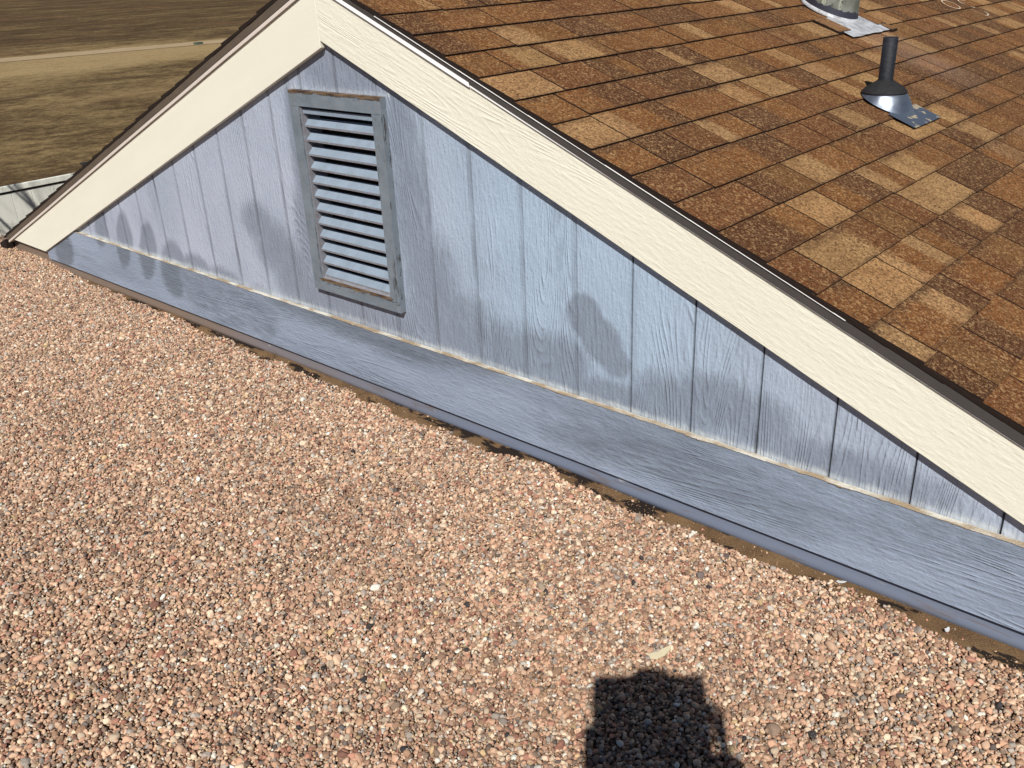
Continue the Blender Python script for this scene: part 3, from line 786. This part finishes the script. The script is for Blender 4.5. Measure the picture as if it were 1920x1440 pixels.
# ------------------------------------------------------------------ flat roof with gravel
def gz(x, y):
    return GR + .022*max(0., min(1., (-2.9-x)/.4))*max(0., min(1., (y+.35)/.3)) + .006*mn.noise(Vector((x*1.7, y*1.7, 0))) + .004*mn.noise(Vector((x*5, y*5, 3)))
V = []; F = []
X = np.linspace(-7, 6, 131); Y = np.concatenate([np.linspace(-7, -.6, 40), np.linspace(-.56, .062, 36)])
for x in X:
    for y in Y:
        k_ = max(0., min(1., (y+.13)/.07)); V.append((x, y, gz(x, y) - .012 + k_*(.0125 + .007*mn.noise(Vector((x*6, y*9, 8))))))
for i in range(len(X)-1):
    for j in range(len(Y)-1):
        a = i*len(Y)+j; F.append((a, a+len(Y), a+len(Y)+1, a+1))
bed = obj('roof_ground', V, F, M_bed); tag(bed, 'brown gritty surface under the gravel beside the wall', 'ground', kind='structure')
mb = MB(); mb.box((-7, -7, -2.5), (6, .06, -.14)); M_bw = mat_plain('building_wall', srgb(150, 150, 150), .9)
rd = mb.build('roof_deck', M_bw); tag(rd, 'flat roof block carrying the gravel', 'roof', kind='structure')

# rocks
rc = bpy.data.collections.new('rocks')
for i in range(14):
    bm = bmesh.new(); bmesh.ops.create_icosphere(bm, subdivisions=3 if i < 5 else 2, radius=1.)
    off = Vector((i*7.3, 1, 2))
    ex = Vector((random.uniform(.85, 1.25), random.uniform(.75, 1.), random.uniform(.55, .85)))
    # angular facets: clip against random planes
    pl_ = [(Vector((random.gauss(0, 1), random.gauss(0, 1), random.gauss(0, 1))).normalized(), random.uniform(.62, .88)) for _ in range(9)]
    for v in bm.verts:
        p = v.co.copy()
        for nn, d in pl_:
            q = p.dot(nn)
            if q > d: p -= nn*(q-d)*.86
        p *= 1 + .10*mn.noise(p*1.6+off)
        v.co = Vector((p.x*ex.x, p.y*ex.y, p.z*ex.z))
    me = bpy.data.meshes.new('rock'); bm.to_mesh(me); bm.free(); me.materials.append(M_stone)
    me.polygons.foreach_set('use_smooth', [i < 5]*len(me.polygons))
    rc.objects.link(bpy.data.objects.new('rock', me))
# points: dense where the stones are seen, thinning outside
def in_view(x, y, mg):
    # camera ground footprint grown by mg (edges of the visible quadrilateral)
    quad = [(-4.15, .03), (.36, -1.72), (2.03, -.35), (1.95, .02)]
    d = np.full(x.shape, 1e9)
    for (ax, ay), (bx_, by_) in zip(quad, quad[1:]+quad[:1]):
        ex_, ey_ = bx_-ax, by_-ay; L = math.hypot(ex_, ey_)
        d = np.minimum(d, (ex_*(y-ay)-ey_*(x-ax))/L)
    return d > -mg
def edge_y(x):
    # ragged boundary of the gravel along the wall
    return np.array([-.062 - .004*min(1., max(0., (t+1.3)/1.2)) - .060*max(-.55, mn.noise(Vector((t*2.9, 4, 0)))) - .030*mn.noise(Vector((t*9, 6, 0))) - .008*mn.noise(Vector((t*40, 1, 0))) + (.028 if t < -1.2 else 0.) + (.045 if t < -2.8 else 0.) for t in x])
pts = []
def layer(pitch, zlo, zhi, r0, sg, mg_in, mg_out, hole=None):
    xx = np.arange(-5.4, 3.6, pitch); yy = np.arange(-3.4, .03, pitch)
    gx_, gy_ = np.meshgrid(xx, yy); x = gx_.ravel() + rng.uniform(-.5, .5, gx_.size)*pitch; y = gy_.ravel() + rng.uniform(-.5, .5, gx_.size)*pitch
    k = in_view(x, y, mg_in)
    if hole is not None: k &= ~in_view(x, y, hole)
    x, y = x[k], y[k]
    k = y < edge_y(x) + (.0 if zhi > .004 else .01); x, y = x[k], y[k]
    z = np.array([gz(a, b) for a, b in zip(x, y)]) + rng.uniform(zlo, zhi, x.size)
    r = r0*np.exp(rng.normal(0, sg, x.size)); r = np.clip(r, r0*.45, r0*2.2)
    pts.append(np.stack([x, y, z, r], 1))
layer(.0078, -.010, -.003, .0043, .25, .45, 0)
layer(.0082, -.004, .003, .0042, .33, .45, 0)
layer(.0106, .000, .0062, .0043, .40, .45, 0)
layer(.0400, .002, .006, .0078, .25, .45, 0)
layer(.0120, -.006, .003, .0072, .28, 1.8, 0, hole=.42)
# a few stray stones on the bare strip
xs_ = rng.uniform(-4, 2.5, 4200); ys_ = rng.uniform(-.10, -.008, 4200); rr_ = np.where(rng.random(4200) < .03, rng.uniform(.003, .006, 4200), rng.uniform(.0008, .0022, 4200))
pts.append(np.stack([xs_, ys_, np.full(4200, GR-.0005), rr_], 1))
BIG = [(0.66, -0.924, 0.011, 0), (0.852, -0.867, 0.008, 0), (0.906, -0.824, 0.0085, 0), (0.927, -0.903, 0.008, 0), (0.866, -1.179, 0.0095, 1), (1.107, -0.59, 0.007, 1), (0.021, -0.75, 0.009, 0), (-0.814, -0.455, 0.008, 1), (0.368, -0.659, 0.007, 1), (1.241, -0.252, 0.008, 0), (0.935, -0.216, 0.009, 2), (0.324, -1.31, 0.01, 2), (0.995, -0.101, 0.008, 1), (-0.126, -0.56, 0.007, 2), (-0.595, -0.984, 0.008, 1)]
pts.append(np.array([(a, b, gz(a, b)+.004, r) for a, b, r, d in BIG]))
A = np.concatenate(pts); NP = len(A)
cl = [(srgb(226, 182, 146), .24), (srgb(214, 164, 130), .18), (srgb(240, 208, 172), .15), (srgb(190, 146, 112), .13), (srgb(200, 138, 110), .05), (srgb(186, 168, 150), .07), (srgb(150, 122, 100), .10), (srgb(242, 228, 206), .04), (srgb(148, 98, 78), .04), (srgb(110, 96, 88), .015), (srgb(48, 44, 46), .005), (srgb(218, 180, 130), .02)]
cw = np.array([c[1] for c in cl]); cw /= cw.sum(); ci = rng.choice(len(cl), NP, p=cw)
C3 = np.array([c[0] for c in cl])[ci] * rng.triangular(.42, 1.12, 1.42, (NP, 1)) * 1.13
# broad tone drift
drift = np.array([mn.noise(Vector((a*2.2, b*2.2, 9))) for a, b in A[:, :2]]); C3 *= (1 + .10*drift)[:, None]; C3[-len(BIG):] = np.array([[(.030, .026, .030), (.16, .14, .13), (.42, .15, .09)][d] for *_, d in BIG])
C3[A[:, 3] < .00225] *= np.array([.55, .5, .42]); C3 = np.minimum(C3*np.array([.66, .70, .765]), .8)
me = bpy.data.meshes.new('gravel'); me.vertices.add(NP); me.vertices.foreach_set('co', A[:, :3].astype(np.float32).ravel())
def fa(nm, typ, key, arr): a_ = me.attributes.new(nm, typ, 'POINT'); a_.data.foreach_set(key, np.ascontiguousarray(arr).ravel())
fa('col', 'FLOAT_COLOR', 'color', np.concatenate([C3, np.ones((NP, 1))], 1).astype(np.float32))
rot = np.stack([rng.normal(0, .5, NP), rng.normal(0, .5, NP), rng.uniform(0, 6.283, NP)], 1)
fa('rot', 'FLOAT_VECTOR', 'vector', rot.astype(np.float32))
sc = A[:, 3:4]*rng.uniform(.85, 1.15, (NP, 3)); fa('scl', 'FLOAT_VECTOR', 'vector', sc.astype(np.float32))
fa('idx', 'INT', 'value', rng.integers(0, 14, NP).astype(np.int32))
me.materials.append(M_stone)
gv = bpy.data.objects.new('gravel', me); col(gv); tag(gv, 'pinkish tan pea gravel covering the flat roof', 'gravel', kind='stuff')
ng = bpy.data.node_groups.new('scatter', 'GeometryNodeTree')
ng.interface.new_socket('Geometry', in_out='INPUT', socket_type='NodeSocketGeometry'); ng.interface.new_socket('Geometry', in_out='OUTPUT', socket_type='NodeSocketGeometry')
gi = ng.nodes.new('NodeGroupInput'); go = ng.nodes.new('NodeGroupOutput'); ip = ng.nodes.new('GeometryNodeInstanceOnPoints')
co = ng.nodes.new('GeometryNodeCollectionInfo'); co.inputs['Collection'].default_value = rc; co.inputs['Separate Children'].default_value = True; co.inputs['Reset Children'].default_value = True
def na(nm, dt): k = ng.nodes.new('GeometryNodeInputNamedAttribute'); k.data_type = dt; k.inputs['Name'].default_value = nm; return k.outputs['Attribute']
L = ng.links.new
L(gi.outputs[0], ip.inputs['Points']); L(co.outputs[0], ip.inputs['Instance']); ip.inputs['Pick Instance'].default_value = True
L(na('idx', 'INT'), ip.inputs['Instance Index']); L(na('rot', 'FLOAT_VECTOR'), ip.inputs['Rotation']); L(na('scl', 'FLOAT_VECTOR'), ip.inputs['Scale'])
L(ip.outputs[0], go.inputs[0])
md = gv.modifiers.new('scatter', 'NODES'); md.node_group = ng

# loose chips lying on the gravel
def chip(x, y, L_, W_, ang, mat, label, cat, th=.003, tilt=.15):
    pr = [(-.5, -.15), (-.42, .38), (-.1, .22), (.12, .42), (.5, .5), (.36, -.02), (.1, -.38), (-.25, -.5)]
    c, s_ = math.cos(ang), math.sin(ang); mb = MB(); top = []; bot = []
    for a, b in pr:
        px, py = a*L_, b*W_; X_, Y_ = px*c-py*s_, px*s_+py*c; z = GR+.0125+a*L_*tilt
        top.append((x+X_, y+Y_, z+th)); bot.append((x+X_, y+Y_, z))
    n = len(pr); mb.add(top+bot, [tuple(range(n))[::-1], tuple(range(n, 2*n))] + [(i, (i+1) % n, (i+1) % n+n, i+n) for i in range(n)])
    o = mb.build('paint_chip', mat); tag(o, label, cat)
M_chip = mat_plain('cream_chip', srgb(236, 222, 186, .85), .8); M_chipw = mat_plain('white_chip', srgb(236, 236, 236, .85), .8)
chip(1.285, -.552, .062, .026, .95, M_chip, 'cream sliver of wood lying on the gravel above the shadow', 'wood chip')
chip(1.503, -.034, .024, .011, .2, M_chipw, 'small white flake on the dirt strip beside the wall', 'paint flake', .002)
chip(1.775, -.055, .014, .012, .9, M_chipw, 'tiny white crumb on the dirt strip near the right edge', 'paint flake', .004)

# ------------------------------------------------------------------ yard beyond
YZ = -2.5
V = []; F = []
gx2 = np.linspace(-1100, 400, 61); gy2 = np.linspace(-300, 1200, 61)
for a in gx2:
    for b in gy2: V.append((a, b, YZ))
for i in range(60):
    for j in range(60): a = i*61+j; F.append((a, a+61, a+62, a+1))
yd = obj('lawn_ground', V, F, M_yard); tag(yd, 'mottled brown dormant lawn beyond the fence', 'lawn', kind='structure')
V = []; F = []
for i in range(61):
    y = -60+i*5.0
    xc = lambda y_: .183*y_ - 59.2
    wv = .15*math.sin(i*.7); V += [(xc(y)-.2+wv - 1.5, y, YZ+.02), (xc(y) + 1.5+wv, y, YZ+.02)]
for i in range(60): a = 2*i; F.append((a, a+1, a+3, a+2))
pt = obj('path', V, F, M_concrete); tag(pt, 'pale concrete path crossing the lawn', 'path', kind='structure')
# small green utility box
mb = MB(); bx0, by0 = -52.6, 30.1
mb.box((bx0-.15, by0-.25, YZ), (bx0+.15, by0+.25, YZ+.12)); mb.box((bx0-.17, by0-.27, YZ+.122), (bx0+.17, by0+.27, YZ+.15))
ub = mb.build('utility_box', mat_plain('faded_green_box', srgb(112, 128, 112, .6), .7)); tag(ub, 'small faded green utility box at the edge of the concrete path', 'utility box'); bevel(ub, .03)

# fence
FX = -9.45
fe = empty('fence', (FX, 2.5, YZ)); tag(fe, 'pale painted panel fence with cap rail beside the roof corner', 'fence')
V = []; F = []; 
ys = []; y = -4.0
while y < 9.0: ys += [y, y+.222, y+.226, y+.231]; y += .2315
for yv in ys:
    ph = ((yv+4.0) % .2315); dep = -.008 if abs(ph-.226) < .003 else 0
    V += [(FX+dep, yv, YZ), (FX+dep, yv, -.79)]
for i in range(len(ys)-1): a = 2*i; F.append((a, a+2, a+3, a+1))
pn = obj('panel', V, F, M_fence, fe); sm = pn.modifiers.new('thick', 'SOLIDIFY'); sm.thickness = .015; sm.offset = -1
mb = MB(); mb.box((FX-.03, -4, -.768), (FX+.022, 9.0, -.704)); cp = mb.build('cap_rail', M_fence, fe); bevel(cp, .004)
mb = MB(); mb.box((FX-.02, -4, -.790), (FX+.004, 9.0, -.7685)); mb.build('shadow_gap', M_under, fe)  # dark strip paints in the shade below the cap rail
# unidentified dark object on the fence, built as a lidded metal box
pl0 = empty('dark_post_box', (FX-.03, 3.0, -.70)); tag(pl0, 'small dark metal box with flat lid standing on the fence', 'metal box')
mb = MB(); mb.hexa([(FX-.055, 2.975, -.703), (FX-.005, 2.975, -.703), (FX-.005, 3.035, -.703), (FX-.055, 3.035, -.703), (FX-.075, 2.95, -.63), (FX+.015, 2.95, -.63), (FX+.015, 3.06, -.63), (FX-.075, 3.06, -.63)])
M_dm = mat_plain('dark_metal', srgb(48, 44, 50), .6)
mb.build('body', M_dm, pl0)
mb = MB(); mb.box((FX-.09, 2.935, -.629), (FX+.03, 3.075, -.612)); mb.build('lid', M_dm, pl0)

# bare tree whose branches shade the fence
tr = empty('bare_tree', (-7.7, -.55, YZ)); tag(tr, 'leafless grey tree standing by the fence outside the view', 'tree')
mbt = MB(); mbc = MB()
def branch(p, d, L_, r, depth):
    pts_ = [p]; rr = [r]; q = Vector(p); dd = Vector(d)
    n = 6
    for i in range(n):
        dd = (dd + Vector((random.uniform(-.16, .16), random.uniform(-.16, .16), random.uniform(-.06, .12)))).normalized()
        q = q + dd*(L_/n); pts_.append(q.copy()); rr.append(r*(1-.55*(i+1)/n))
    (mbt if depth == 0 else mbc).tube(pts_, rr, 7 if depth < 2 else 5)
    if depth >= 4: return
    for i in range(4 if depth else 8):
        k = random.randint(4 if depth == 0 else 2, n); a = random.uniform(0, 6.28)
        side = Vector((math.cos(a), math.sin(a), random.uniform(.1, .9))).normalized()
        nd = (dd*.6 + side*.8).normalized()
        branch(pts_[k], nd, L_*random.uniform(.5, .72), rr[k]*.62, depth+1)
rs = random.getstate(); random.seed(5)
branch(Vector((-7.7, -.55, YZ)), (0, 0.0, 1), 4.0, .06, 0)
random.setstate(rs)
mbt.build('trunk', M_bark, tr, True); cr = mbc.build('crown', M_bark, tr, True)

# ------------------------------------------------------------------ the photographer (casts the shadow) and the tablet
def cam_pt(a, b, c): return CAM + RX*a - DN*b + FW*c          # right, up, forward metres
tb_ = empty('tablet', tuple(cam_pt(.095, -.062, -.010))); tag(tb_, 'flat dark tablet held up in both hands', 'tablet')
def slab(a0, a1, b0, b1, c0, c1): 
    mb = MB(); mb.hexa([cam_pt(a0, b0, c0), cam_pt(a1, b0, c0), cam_pt(a1, b0, c1), cam_pt(a0, b0, c1), cam_pt(a0, b1, c0), cam_pt(a1, b1, c0), cam_pt(a1, b1, c1), cam_pt(a0, b1, c1)]); return mb
o = slab(-.035, .222, -.178, .024, -.0115, -.004).build('casing', mat_plain('tablet_case', srgb(60, 60, 64), .5), tb_); bevel(o, .003, 3)
slab(-.012, .206, -.168, .015, -.0125, -.0119).build('screen', mat_plain('tablet_glass', (.02, .02, .025), .1), tb_)

def skin(chains, root):
    """chains: list of [(pos, r), ...]; first point of later chains may coincide with an earlier vertex"""
    V = []; E = []; Rr = []
    def vid(p, r):
        for i, q in enumerate(V):
            if (q-p).length < 1e-5: return i
        V.append(p.copy()); Rr.append(r); return len(V)-1
    for ch in chains:
        prev = None
        for p, r in ch:
            i = vid(Vector(p), r)
            if prev is not None and prev != i: E.append((prev, i))
            prev = i
    me = bpy.data.meshes.new('sk'); me.from_pydata([tuple(v) for v in V], E, []); o = bpy.data.objects.new('sk', me); col(o)
    bpy.context.view_layer.objects.active = o; o.select_set(True)
    md = o.modifiers.new('skin', 'SKIN'); md.use_smooth_shade = True
    for i, r in enumerate(Rr): 
        rr = r if isinstance(r, tuple) else (r, r); me.skin_vertices[0].data[i].radius = rr; me.skin_vertices[0].data[i].use_root = (i == root)
    sd = o.modifiers.new('sub', 'SUBSURF'); sd.levels = 3 if len(V) > 10 else 2; sd.render_levels = sd.levels
    dg = bpy.context.evaluated_depsgraph_get(); ev = o.evaluated_get(dg); m2 = bpy.data.meshes.new_from_object(ev)
    vs = [v.co.copy() for v in m2.vertices]; fs = [tuple(p.vertices) for p in m2.polygons]
    bpy.data.objects.remove(o); return vs, fs
fh = Vector((FW.x, FW.y, 0)).normalized(); rh = Vector((RX.x, RX.y, 0)).normalized(); up = Vector((0, 0, 1))
TOP = Vector((2.428, -2.177, 1.776))
hd = TOP - up*.115
def bp_(r, f, z): return Vector((hd.x, hd.y, 0)) + rh*r + fh*f + up*z
pel = bp_(.03, -.14, .90)
sh_l, sh_r = bp_(-.185, -.12, 1.43), bp_(.195, -.12, 1.43)
hl = cam_pt(-.034, -.130, -.012); hr = cam_pt(.240, -.085, -.012)
el_l = cam_pt(-.075, -.330, -.16); el_r = cam_pt(.248, -.330, -.13)
wr_l = cam_pt(-.040, -.190, -.040); wr_r = cam_pt(.237, -.165, -.036)
neck = bp_(.0, -.075, 1.53); chest = bp_(.01, -.13, 1.40)
body = [[(pel, (.155, .115)), (bp_(.03, -.14, 1.02), (.14, .11)), (bp_(.02, -.14, 1.18), (.145, .11)), (bp_(.01, -.135, 1.32), (.165, .12)), (chest, (.13, .10)), (neck, (.058, .06)), (bp_(0, -.03, 1.60), (.06, .065)), (bp_(0, -.005, 1.65), (.072, .088)), (hd+up*.02, (.076, .094)), (hd+up*.075, (.058, .07))],
        [(chest, (.13, .10)), (sh_l, .068), (sh_l.lerp(el_l, .5), .054), (el_l, .045), (el_l.lerp(wr_l, .5), .040), (wr_l, .027), (wr_l.lerp(hl, .45), .026)],
        [(chest, (.13, .10)), (sh_r, .068), (sh_r.lerp(el_r, .5), .054), (el_r, .050), (el_r.lerp(wr_r, .5), .046), (wr_r, .042), (wr_r.lerp(hr, .45), .042)]]
for sgn, fx in ((-1, .05), (1, -.06)):
    hp = bp_(.03+sgn*.09, -.14, .84); kn = bp_(.03+sgn*.11, -.10+fx, .46); an = bp_(.03+sgn*.12, -.15+fx, .05)
    body.append([(pel, (.155, .115)), (hp, .092), (hp.lerp(kn, .5), .078), (kn, .058), (kn.lerp(an, .35), .056), (an, .040), (an + fh*.02 - up*.045, .042), (an + fh*.12 - up*.06, .040), (an+fh*.19 - up*.065, .030)])
bv, bf = skin(body, 0)
# fingers and thumbs: each its own chain rooted in the palm, wrapped round the tablet edge
for (h, wst, sg) in ((hl, wr_l, -1), (hr, wr_r, 1)):
    for i in range(4):
        ln = (.072, .080, .076, .060)[i]; base = wst.lerp(h, .50) - DN*(.018-.019*i)*1.0
        p1 = h - DN*(.032-.021*i) + FW*.020 + RX*sg*.010
        p2 = p1 - RX*sg*ln*.38 + FW*.004; p3 = p2 - RX*sg*ln*.34 - FW*.004
        fv, ff = skin([[(base, .011), (p1, .0098), (p2, .0086), (p3, .0072)]], 0); k = len(bv); bv += fv; bf += [tuple(q+k for q in f_) for f_ in ff]
    base = wst.lerp(h, .4); p1 = h - FW*.028 - DN*.012 + RX*sg*.004; p2 = h - FW*.020 - DN*.030 - RX*sg*.020; p3 = h - FW*.014 - DN*.044 - RX*sg*.030
    fv, ff = skin([[(base, .013), (p1, .0115), (p2, .0100), (p3, .0085)]], 0); k = len(bv); bv += fv; bf += [tuple(q+k for q in f_) for f_ in ff]
# face features: nose, ears, brow
def blob(c, rx, ry, rz, ax):
    bm = bmesh.new(); bmesh.ops.create_icosphere(bm, subdivisions=2, radius=1.); k = len(bv)
    for v in bm.verts: bv.append(c + rh*v.co.x*rx + fh*v.co.y*ry + up*v.co.z*rz)
    for f_ in bm.faces: bf.append(tuple(q.index+k for q in f_.verts))
    bm.free()
blob(hd + fh*.095 - up*.025, .012, .018, .022, 0); blob(hd + rh*.077 - up*.015, .010, .016, .030, 0); blob(hd - rh*.077 - up*.015, .010, .016, .030, 0); blob(hd+fh*.080-up*.062, .026, .012, .007, 0)
M_skin = mat_plain('skin', srgb(205, 160, 135, .8), .6, srgb(190, 135, 115, .8), 30, .3); M_shirt = mat_plain('work_shirt', srgb(70, 84, 110, .8), .9, None, 40, .3, bumpd=.002); M_jeans = mat_plain('jeans', srgb(52, 60, 82, .8), .9, None, 60, .3, bumpd=.002); M_boot = mat_plain('boots', srgb(84, 62, 44, .8), .8)
person = obj('person', bv, bf, [M_skin, M_shirt, M_jeans, M_boot], None, True)
mi = []
for p in person.data.polygons:
    c = p.center; z = c.z
    dh = min((c-hl).length, (c-hr).length)
    if z < .06: mi.append(3)
    elif z < .98 and dh > .2: mi.append(2)
    elif z < 1.50 and dh > .135: mi.append(1)
    else: mi.append(0)
person.data.polygons.foreach_set('material_index', mi)
tag(person, 'person in dark shirt and jeans holding up a tablet, casting the shadow on the gravel', 'person')
# hair
bm = bmesh.new(); bmesh.ops.create_icosphere(bm, subdivisions=3, radius=1.); hv = []; hf = []
for v in bm.verts:
    c = v.co; k = 1.04 + .05*mn.noise(c*5)
    hv.append(hd + up*.018 + rh*c.x*.086*k + fh*(c.y*.102*k-.010) + up*c.z*.100*k)
hf = [tuple(q.index for q in f_.verts) for f_ in bm.faces if not (f_.calc_center_median().y > .35 and f_.calc_center_median().z < .35) and f_.calc_center_median().z > -.55]; bm.free()
hair = obj('hair', hv, hf, mat_plain('brown_hair', srgb(60, 44, 34), .8), person, True)
for a_ in (-.030, .030):
    bm = bmesh.new(); bmesh.ops.create_icosphere(bm, subdivisions=2, radius=.0115); e_ = hd + fh*.083 + rh*a_ - up*.0
    obj('eye', [v.co + e_ for v in bm.verts], [tuple(q.index for q in f_.verts) for f_ in bm.faces], mat_plain('eye', (.8, .8, .8), .2), person, True); bm.free()
